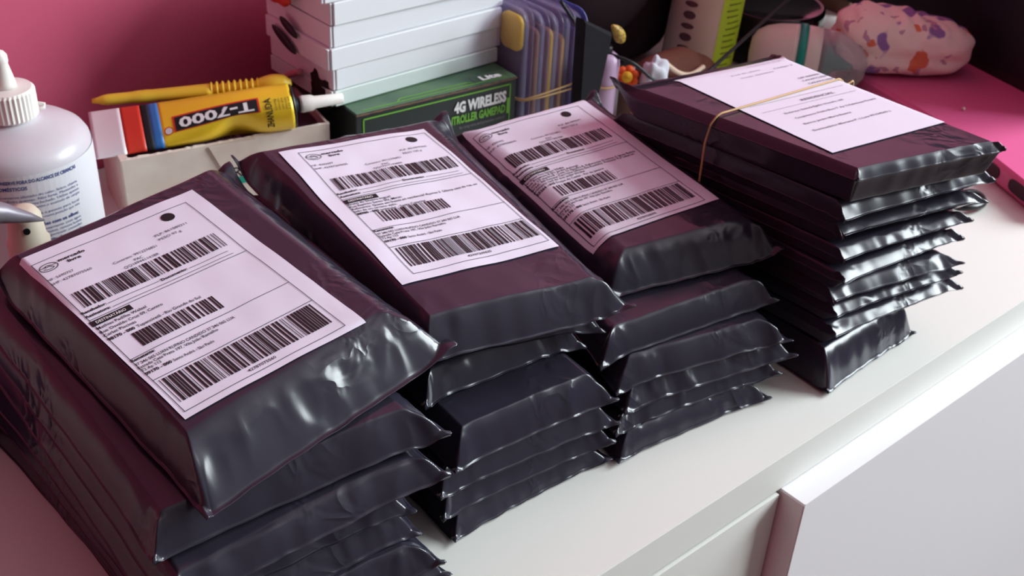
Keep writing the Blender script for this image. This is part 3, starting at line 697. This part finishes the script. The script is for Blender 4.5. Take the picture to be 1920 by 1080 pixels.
# yellow plastic stick along the top of the tube
sa_, sb_ = Vector((.3075, .5325, .0780)), Vector((.4345, .4580, .0885)); sd = (sb_-sa_); SLn = sd.length
ys = thing('opening_stick', 'yellow plastic opening stick with ribbed neck lying along the glue tube', 'tool', tuple((sa_+sb_)/2))
pts = []; rr = []
for i in range(25): pts.append(sa_+sd*(.60*i/24)); rr.append(.0022+.0030*sst(min(1, i/3))+.0012*(i/24)*(1 if i > 8 else .6)+(.0004 if 8 < i < 12 else 0))
obj('shaft', MB().tube(pts, rr, 12, flat=.75), M['yellow_plastic'], ys, True)
pts = []; rr = []
for i in range(61): pts.append(sa_+sd*(.60+.24*i/60)); rr.append(.0050+.0013*math.cos(2*PI*i/60*8))
obj('ribbed_neck', MB().tube(pts, rr, 14), M['yellow_plastic'], ys, True)
pts = []; rr = []
for i in range(17): pts.append(sa_+sd*(.84+.17*i/16)); rr.append(.0052+.0026*math.sin(PI*min(1, i/15))*.9-.0030*max(0, (i-13)/3))
obj('rounded_head', MB().tube(pts, rr, 16), M['yellow_plastic'], ys, True)

# ------------------------------------------------------------------ gamepad carton with the white boxes on it
gxv = Vector((.1555, -.0143)).normalized(); gyv = Vector((-gxv.y, gxv.x)); GO = Vector((.4655, .4145))
GX = Matrix(((gxv.x, gyv.x, 0, GO.x), (gxv.y, gyv.y, 0, GO.y), (0, 0, 1, 0), (0, 0, 0, 1))); GW, GD, GH = .153, .135, .070
gc = thing('gamepad_carton', 'dark green gamepad carton with bright green frame lines under the white boxes', 'box', tuple(GX @ Vector((GW/2, GD/2, 0))))
obj('carton_body', MB().box(0, GW, 0, GD, 0, GH-.0006, .0008), M['greenbox'], gc, xf=GX)
lid = obj('lid_panel', MB().box(.0004, GW-.0004, -.0004, GD, GH-.0006, GH, .0002), M['greentop'], gc, xf=GX)
mb = MB()
for a, b, c, d in ((.006, .147, .0635, .0645), (.006, .147, .006, .007), (.006, .007, .006, .0645), (.146, .147, .006, .0645)): mb.box(a, b, -.0006, -.0001, c, d)
mb.box(.1435, .1460, -.0006, -.0001, .038, .052)
obj('green_frame', mb, M['lime'], gc, xf=GX)
mb = MB(); q = random.Random(9)
for i in range(40): x = GW*i/40; mb.box(x, x+GW/40, -.0012, -.0005, GH-.0022+.0004*q.random(), GH-.0012+.0006*q.random())
obj('worn_edge', mb, M['brown_card'], gc, xf=GX)
flat_text('4G WIRELESS', .0905, .0500, .0520, .0090, -.0009, M['white_ink'], 'lettering', gc, GX, .05)
flat_text('CONTROLLER GAMEPAD', .0760, .0400, .0660, .0070, -.0009, M['lime'], 'lettering', gc, GX, .04)
flat_text('for long time and precision control', .0960, .0345, .0450, .0028, -.0009, M['grey'], 'lettering', gc, GX, .0)
p, f = text2d('Lite', .020, .0075, .05); mb = MB(); mb.add([(.122+a, .0055+b, GH+.0004) for a, b in p], f); obj('lid_lettering', mb, M['white_ink'], lid, xf=GX)
mb = MB().prism([(.040, .004), (.044, .0075), (.108, .0075), (.112, .004), (.112, .0048), (.108, .0083), (.044, .0083), (.040, .0048)], 2, GH+.0001, GH+.0004)
mb.box(.008, .145, .0025, .0032, GH+.0001, GH+.0004)
obj('lid_line', mb, M['lime'], lid, xf=GX)
mb = MB()
for a, b, c, d in ((.115, .147, .003, .0034), (.115, .147, .0150, .0154), (.115, .1154, .003, .0154), (.1466, .147, .003, .0154)): mb.box(a, b, c, d, GH+.0001, GH+.0004)
obj('lid_badge', mb, M['grey'], lid, xf=GX)

zb = GH+.0004; q = random.Random(4); BW, BD = .171, .094
hts = [.0130, .0172, .0176, .0176, .0182, .0178]; offs = [(.0, .0, 0), (.0022, .001, .006), (-.0022, .0, .000), (.0012, .0015, .008), (.0016, .0, -.004), (-.0055, .001, .002)]
names = ['lowest, pale', 'second from the bottom', 'third from the bottom', 'fourth from the bottom', 'fifth from the bottom', 'topmost']
wv = Vector((.171, -.001)).normalized(); whites = []
for i, h in enumerate(hts):
    a = math.atan2(wv.y, wv.x)+offs[i][2]; ox, oy = .4575+offs[i][0], .4335+offs[i][1]
    XB = Matrix(((math.cos(a), -math.sin(a), 0, ox), (math.sin(a), math.cos(a), 0, oy), (0, 0, 1, zb), (0, 0, 0, 1)))
    lab = ['pale flat box, lowest of the white boxes, on the green carton', 'white flat box second from the bottom of the white box pile', 'white flat box third from the bottom of the white box pile',
           'white flat box fourth from the bottom of the white box pile', 'white flat box fifth from the bottom, jutting out at the right', 'topmost white flat box, cut by the top of the picture'][i]
    bw = BW+(.004 if i == 4 else 0)-(.003 if i == 1 else 0)-(.005 if i == 0 else 0)
    t = thing('white_box', lab, 'box', tuple(XB @ Vector((bw/2, BD/2, 0))), 'white boxes on the gamepad carton')
    obj('box_sleeve', MB().box(.0022, bw, 0, BD, 0.0001, h-.0003, .0007), M['pale_card'] if i == 0 else M['white_card'], t, xf=XB)
    obj('tuck_flap', MB().box(0, .0020, .0008 if i % 2 else .0016, BD-.001, 0.0003, h-.0006, .0004), M['pale_card'] if i == 0 else M['white_card'], t, xf=XB)
    zb += h
# dark clip, dark lump, pink stick and red ribbon by the left side of the white boxes
hc = thing('hair_bow', 'dark two-lobed hair bow hanging on the left side of the white boxes', 'hair bow', (.453, .487, .114))
for (y, z, ry, rz, sl) in ((.4935, .1080, .0175, .0045, -.0085), (.4855, .1205, .0125, .0042, -.0060)):
    mb = MB().blob((0, 0, 0), (.0022, ry, rz), 20, 10)
    obj('bow_lobe', MB().add([(.4525+a, y+b, z+c+b*(.35)) for a, b, c in mb.v], mb.f), M['black'], hc, True)
nz = lambda d: 1+.18*math.sin(7*d.x+3)*math.cos(6*d.y+1)+.08*math.sin(17*d.z)
tag(obj('crumpled_cloth', MB().blob((.4660, .4560, .0780), (.010, .017, .017), 28, 18, nz), M['darkbag'], None, True, (.466, .456, .06)), 'crumpled dark cloth wedged between the glue tube and the white boxes', 'cloth')
tag(obj('pink_stick', MB().tube(spline([(.447, .500, .0700), (.452, .488, .0800), (.4545, .474, .0870)], 5), [.0028]*11, 10), M['skin_print'], None, True, (.447, .5, .068)), 'short dull pink stick leaning on the white boxes above the dark cloth', 'stick')
tag(obj('red_ribbon', MB().blob((.4500, .4960, .1440), (.004, .022, .0065), 24, 12, lambda d: 1+.1*math.sin(9*d.y)), M['red'], None, True, (.45, .496, .14)), 'red ribbon end beside the upper white boxes near the wall', 'ribbon')

# ------------------------------------------------------------------ blister packs standing like books
def rounded(y0, y1, z0, z1, r, n=5):
    P = []
    for cy, cz, a0 in ((y1-r, z0+r, -PI/2), (y1-r, z1-r, 0), (y0+r, z1-r, PI/2), (y0+r, z0+r, PI)):
        P += [(cy+r*math.cos(a0+PI/2*i/n), cz+r*math.sin(a0+PI/2*i/n)) for i in range(n+1)]
    return P
packs = [(.6290, .404, .122, 'yellow_plastic', 'leftmost clear blister pack, yellow tab inside, behind the white boxes'), (.6425, .399, .118, 'tan', 'second clear blister pack from the left with brown contents'),
         (.6555, .396, .116, 'gold', 'third clear blister pack from the left, gold contents, in the banded row'), (.6690, .396, .116, 'sun', 'fourth clear blister pack from the left holding a yellow strip'),
         (.6820, .394, .112, 'bluestrip', 'rightmost clear blister pack with a blue ribbed edge')]
for i, (x, y, h, mm, lab) in enumerate(packs):
    t = thing('blister_pack', lab, 'blister pack', (x, y+.04, 0), 'blister packs standing in a banded row')
    mb = MB().prism(rounded(y, y+.085, .0005, h, .012), 0, x-.0058, x+.0050, .0022); obj('clear_shell', mb, M['clear'], t, True)
    mb = MB().prism(rounded(y-.003, y+.088, .0005, h+.003, .014), 0, x+.0052, x+.0060); obj('backing_flange', mb, M['bluestrip'] if i == 4 else M['clear'], t)
    if i == 0: mb = MB().prism(rounded(y+.004, y+.030, .085, h-.006, .007), 0, x-.003, x+.002, .001)
    else: mb = MB().prism(rounded(y+.004, y+.070, .010, h-(.022 if i == 3 else .014), .006), 0, x-.0030, x+.0020, .001)
    obj('packed_tool', mb, M[mm], t, True)
    if i == 4:
        rb = MB()
        for j in range(26): rb.box(x+.0044, x+.0064, y-.0042, y-.0030, .008+.0038*j, .0100+.0038*j)
        obj('ribbed_edge', rb, M['deepblue'], t)
def pack_band(z0, z1):
    x0, x1, y0, y1 = .6218, .6895, .3900, .4925
    P = [(x0, y0+.014, z0), (x0+.004, y0+.008, z0), (.6430, y0+.003, z0+(z1-z0)*.4), (.668, y0+.0005, z0+(z1-z0)*.7), (x1-.003, y0-.001, z1), (x1, y0+.003, z1), (x1, y1-.004, z1), (x1-.004, y1, z1), (x0+.004, y1, z0), (x0, y1-.004, z0)]
    return P
for z0, z1, lab in ((.0470, .0545, 'upper tan rubber band around the blister packs'), (.0460, .0490, 'lower tan rubber band around the blister packs')):
    tag(obj('rubber_band', MB().tube(pack_band(z0, z1), .0008, 6, True), M['band'], None, True, (.655, .44, z0)), lab, 'rubber band', 'rubber bands on the blister packs')

# ------------------------------------------------------------------ dark things and trinkets behind the third and fourth stacks
tag(obj('black_case', MB().prism([(.6470, .001), (.6560, .001), (.6760, .1110), (.6430, .1290)], 1, .350, .362, .002), M['matte'], None, False, (.652, .356, 0)), 'black slanted panel standing between the blister packs and the lilac bottle', 'case')
bag = thing('dark_bag', 'large dark brown bag slumped against the wall behind the trinkets', 'bag', (.80, .50, 0))
obj('bag_body', MB().blob((.795, .512, .100), (.112, .055, .099), 48, 28, lambda d: (1+.04*math.sin(5*d.x+2)*math.cos(4*d.z))*(abs(d.x)**4+abs(d.y)**4+abs(d.z)**4)**-.25*.97), M['darkbag'], bag, True)
obj('bag_flap', MB().blob((.765, .450, .110), (.065, .022, .055), 28, 16), M['darkbag'], bag, True)
lb = thing('lilac_bottle', 'small lilac bottle with a rounded shoulder beside the black case', 'bottle', (.697, .378, 0))
obj('bottle_body', MB().lathe([(.0115, .001), (.0125, .004), (.0130, .070), (.0120, .0765), (.008, .0795), (.003, .0805)], (.697, .378, 0), (.03, 0, 1), 28), M['lilac'], lb, True)
obj('bottle_neck', MB().lathe([(.0055, .0795), (.0055, .0850), (.0045, .0865)], (.697, .378, 0), (.03, 0, 1), 20), M['black'], lb, True)
tag(obj('glitter_clip', MB().tube(spline([(.7115, .375, .0868), (.7110, .374, .0905), (.7060, .373, .0985), (.6985, .373, .1055)], 6), [.0012+.0042*math.sin(PI*i/18) for i in range(19)], 12), M['glitter'], None, True, (.7035, .374, .086)), 'curved yellow glitter hair clip standing on the lilac bottle', 'hair clip')
hf = thing('flower_hair_tie', 'orange flower hair tie with yellow centre looped round the lilac bottle', 'hair tie', (.716, .366, .047))
fc = Vector((.7165, .3665, .0565)); fn_ = Vector((-.62, -.60, .45)).normalized(); f1 = fn_.cross(Vector((0, 0, 1))).normalized(); f2 = fn_.cross(f1)
for i in range(7):
    a = 2*PI*i/7; c = fc+f1*(.0068*math.cos(a))+f2*(.0068*math.sin(a)); obj('petal', MB().blob(c, (.0040, .0040, .0040), 14, 8), M['orange'], hf, True)
obj('flower_centre', MB().blob(fc+fn_*.002, (.0052, .0052, .0052), 18, 10), M['sun'], hf, True)
obj('elastic', MB().tube([(.697+.0142*math.cos(a), .378+.0142*math.sin(a), .0530) for a in np.linspace(0, 2*PI, 28, endpoint=False)], .0010, 6, True), M['band'], hf, True)
for z0, y0, lab in ((.0540, .384, 'upper thin white stick lying right of the orange flower'), (.0475, .378, 'lower thin white stick lying right of the orange flower')):
    tag(obj('white_stick', MB().tube([(.7240, y0-.012, z0), (.7460, y0-.001, z0-.0005)], [.0020, .0021], 10), M['cap'], None, True, (.735, y0, z0-.002)), lab, 'stick', 'white sticks by the orange flower')
lp = thing('leather_pouch', 'reddish brown leather pouch in front of the beige shampoo bottle', 'pouch', (.785, .372, 0))
obj('pouch_body', MB().blob((.7850, .3720, .0330), (.056, .022, .0325), 36, 20, lambda d: 1+.22*(-d.x if d.z > 0 else 0)*d.z+.03*math.sin(8*d.x)), M['leather'], lp, True)
obj('pouch_strap', MB().tube(spline([(.750, .352, .066), (.765, .349, .055), (.782, .349, .050), (.800, .351, .052)], 6), .0022, 8), M['beige'], lp, True)
def crumple(d): return 1+.16*math.sin(4*d.x+1.3)*math.sin(5*d.y+.4)+.10*math.sin(7*d.z+d.x*5)-.25*max(0, d.z)**3
tag(obj('tissue', MB().blob((.7370, .3530, .0560), (.0125, .010, .0210), 26, 18, crumple), M['tissue'], None, True, (.737, .353, .035)), 'crumpled white tissue beside the brown leather pouch', 'tissue')
tag(obj('small_carton', MB().box(.7150, .7600, .3560, .3740, 0, .0460, .0008), M['brown_card'], None, False, (.737, .365, 0)), 'low brown carton under the white sticks and tissue', 'box')

# shampoo bottle
sx_, sy_ = .878, .425
sh = thing('shampoo_bottle', 'beige shampoo bottle with brown ornaments and lime green side label', 'bottle', (sx_, sy_, 0))
ax_ = Vector((.10, .0, 1)).normalized()
obj('bottle_body', MB().lathe([(.030, .001), (.0345, .004), (.0355, .010), (.0345, .120), (.033, .150), (.026, .165), (.012, .172), (.012, .185)], (sx_, sy_, 0), ax_, 48, 1.0), M['beige'], sh, True)
def on_bottle(a, z, r): return Vector((sx_, sy_, 0))+ax_*z+Vector((r*math.cos(a), r*math.sin(a), 0))
ca_ = math.atan2(-.2868-sy_, -sx_)
mb = MB()
for i in range(14):
    for j in range(20):
        a0, a1 = ca_+.42+.95*i/14, ca_+.42+.95*(i+1)/14; z0, z1 = .012+.13*j/20, .012+.13*(j+1)/20
        rr = lambda z: .0355-.001*(z/.12)+.0004
        mb.quad(on_bottle(a0, z0, rr(z0)), on_bottle(a1, z0, rr(z0)), on_bottle(a1, z1, rr(z1)), on_bottle(a0, z1, rr(z1)))
ll = obj('lime_label', mb, M['limelabel'], sh, True)
mb = MB(); q = random.Random(2)
for j in range(20):
    z = .016+.006*j; a0 = ca_+.55+q.random()*.1; a1 = ca_+.95+q.random()*.25
    for i in range(6):
        b0, b1 = a0+(a1-a0)*i/6, a0+(a1-a0)*(i+.8)/6; mb.quad(on_bottle(b0, z, .0361), on_bottle(b1, z, .0361), on_bottle(b1, z+.0013, .0361), on_bottle(b0, z+.0013, .0361))
obj('fine_print', mb, M['olive'], ll)
for j in range(13):
    z = .016+.0108*j; ra, rz = (.19, .0040) if j % 2 else (.20, .0028); mb = MB(); r = .0359-.0008*(z/.12)
    v = [on_bottle(ca_-.46, z, r)]+[on_bottle(ca_-.46+ra*math.cos(2*PI*i/18), z+rz*math.sin(2*PI*i/18), r) for i in range(18)]
    mb.add(v, [(0, 1+i, 1+(i+1) % 18) for i in range(18)]); obj('ornament', mb, M['brownink'], sh)
tag(obj('red_toy', MB().lathe([(.011, .0), (.013, .002), (.0125, .020), (.010, .024), (.003, .0255)], (.945, .479, .082), n=24), M['red'], None, True, (.945, .475, .082)), 'small red plastic thing on the black box behind the shampoo bottle', 'toy')
tag(obj('dark_reflection_block', MB().box(1.040, 1.150, .505, .568, 0, .30, .002), M['darkbag'], None, False, (1.095, .53, 0)), 'tall black block added behind the glossy jar to darken its reflection', 'box')  # added, tall and dark, so the jar lid does not mirror the pink wall
tag(obj('dark_box', MB().box(.925, .995, .468, .490, 0, .0815, .002), M['black'], None, False, (.96, .48, 0)), 'low black box behind the glossy jar, a small red thing on it', 'box')

# cable
pth = spline([(.985, .300, .175), (.945, .322, .140), (.880, .338, .095), (.825, .344, .062), (.795, .345, .048), (.765, .343, .046), (.735, .345, .054), (.712, .358, .074), (.690, .385, .086), (.664, .402, .1250)], 8)
tag(obj('black_cable', MB().tube(pth, .0017, 8), M['black'], None, True, (.795, .345, .045)), 'black cable drooping in a loop in front of the shampoo bottle', 'cable')

# glossy black jar
jr = thing('glossy_jar', 'glossy black round jar reflecting the window behind the baby bottle', 'jar', (.985, .418, 0))
obj('jar_body', MB().lathe([(.047, .001), (.050, .004), (.050, .026), (.048, .028)], (.985, .418, 0), n=56), M['gloss'], jr, True)
obj('jar_lid', MB().lathe([(.0515, .0275), (.0525, .029), (.0525, .0500), (.0515, .0535), (.0490, .0550), (.0470, .0540), (.001, .0540)], (.985, .418, 0), n=56), M['gloss'], jr, True)

# baby bottle lying on its side
b0 = Vector((.9180, .3640, .0330)); bax = Vector((.60, -.80, -.02)).normalized()
bb = thing('baby_bottle', 'beige baby bottle with teal ring and clear hood lying by the jar', 'baby bottle', (.935, .35, 0))
def bl_(prof, m, name): return obj(name, MB().lathe(prof, b0, bax, 48), m, bb, True)
bl_([(.001, -.022), (.014, -.021), (.021, -.017), (.0265, -.008), (.0300, .004), (.0316, .018), (.0320, .0225)], M['milk'], 'bottle_body')
bl_([(.0320, .0226), (.0330, .0230), (.0330, .0300), (.0320, .0304)], M['teal'], 'teal_ring')
bl_([(.0316, .0305), (.0320, .032), (.0312, .044), (.0300, .045)], M['milk'], 'screw_collar')
bl_([(.0308, .0445), (.0306, .056), (.0282, .070), (.0222, .082), (.0130, .0895), (.001, .0915)], M['hood'], 'clear_hood')
bl_([(.0200, .047), (.0170, .054), (.0085, .060), (.0060, .070), (.0055, .077), (.001, .079)], M['teal'], 'teat')

# magenta case with the dark panel standing on it, and the diaper
mc = thing('magenta_case', 'magenta pink flat case on the right end of the worktop', 'case', (1.02, .17, 0))
MQ = [(.9290, .1420), (.8850, .0500), (1.16, -.060), (1.24, .200), (1.10, .330), (.985, .330)]
obj('case_body', MB().prism(MQ, 2, .001, .0210, .0035), M['magenta'], mc)
e1_ = (Vector((.8850, .0500))-Vector((.9290, .1420))); e1_.normalize(); e2_ = Vector((-e1_.y, e1_.x)); 
if e2_.x > 0: e2_ = -e2_
for s0, s1 in ((.005, .038), (.052, .085)):
    mb = MB(); A = Vector((.9290, .1420))
    def ep(s_, z, o=.0006): p = A+e1_*s_+e2_*o; return (p.x, p.y, z)
    n = 16; cs, hs = (s0+s1)/2, (s1-s0)/2; ring = []
    for i in range(n):
        a = 2*PI*i/n; ring.append((cs+hs*abs(math.cos(a))**.5*(1 if math.cos(a) > 0 else -1), .0120+.0058*abs(math.sin(a))**.6*(1 if math.sin(a) > 0 else -1)))
    mb.add([ep(s_, z, .0002) for s_, z in ring]+[ep(s_, z, .0010) for s_, z in ring], [(i, (i+1) % n, n+(i+1) % n, n+i) for i in range(n)]+[tuple(range(n)), tuple(n+i for i in range(n-1, -1, -1))])
    obj('edge_port', mb, M['rubber'], mc)
dp = thing('monitor', 'large black monitor standing on the magenta case at the right edge', 'monitor', (1.10, .17, .0212))
PA, PB = Vector((1.045, .070)), Vector((1.140, .430)); dd = (PB-PA).normalized(); nn = Vector((dd.y, -dd.x))
def pp(a, o): p = PA+dd*a+nn*o; return (p.x, p.y)
L_ = .40
obj('screen_housing', MB().prism([pp(.045, .0), pp(L_-.02, .0), pp(L_-.02, .020), pp(.045, .020)], 2, .0212, .320, .002), M['black'], dp)
obj('screen_surface', MB().prism([pp(.055, -.0012), pp(L_-.03, -.0012), pp(L_-.03, -.0002), pp(.055, -.0002)], 2, .030, .310), M['screen'], dp)
def dfn(d):
    k = (abs(d.x)**3.2+abs(d.y)**3.2+abs(d.z)**3.2)**(-1/3.2)
    ruff = 1+.05*math.sin(26*d.x+3*d.y)*max(0, d.z)**2+.03*math.sin(11*d.x+2)*math.sin(9*d.z)+.02*math.sin(37*d.x)*max(0, d.z)
    return k*ruff
raw = MB().blob((0, 0, 0), (.068, .038, .030), 72, 36, dfn)
rx_ = Vector((.739, -.673)); ry_ = Vector((.673, .739)); dm = MB(); dv2 = []
for x, y, z in raw.v:
    t = (x+.068)/.136; ky = 1-.20*t; kz = 1.06-.34*max(0, t-.15)
    crease = -.004*math.exp(-((z+.006)/.006)**2)*(1 if y < 0 else 0)
    yy = (y-crease)*ky; zz = (z+.030)*kz; p = Vector((1.0165, .2885))+rx_*(x+.006*(zz/.06))+ry_*yy
    dv2.append((p.x, p.y, .0212+max(0, zz)))
dm.add(dv2, raw.f)
tag(obj('folded_diaper', dm, M['diaper'], None, True, (1.03, .29, .02)), 'folded pink diaper printed with purple and orange shapes on the magenta case', 'diaper')
tag(obj('cardboard_box', MB().box(1.150, 1.33, .435, .495, 0, .075, .001), M['brown_card'], None, False, (1.24, .46, 0)), 'brown cardboard box behind the folded diaper', 'box')
tag(obj('crumb', MB().blob((.985, .190, .0228), (.0020, .0016, .0016), 10, 7), M['cream'], None, True, (.985, .19, .0212)), 'tiny pale crumb lying on the magenta case', 'crumb')
tag(obj('cable_loop', MB().tube([(.862+.017*math.cos(a), .1045+.010*math.sin(a), .0045+.0012*math.sin(2*a)) for a in np.linspace(0, 2*PI, 32, endpoint=False)], .0030, 8, True, ), M['black'], None, True, (.862, .1045, 0)), 'black cable loop on the worktop beside the right parcel stack', 'cable')

for o in bpy.data.objects:
    if '_o' in o: del o['_o']
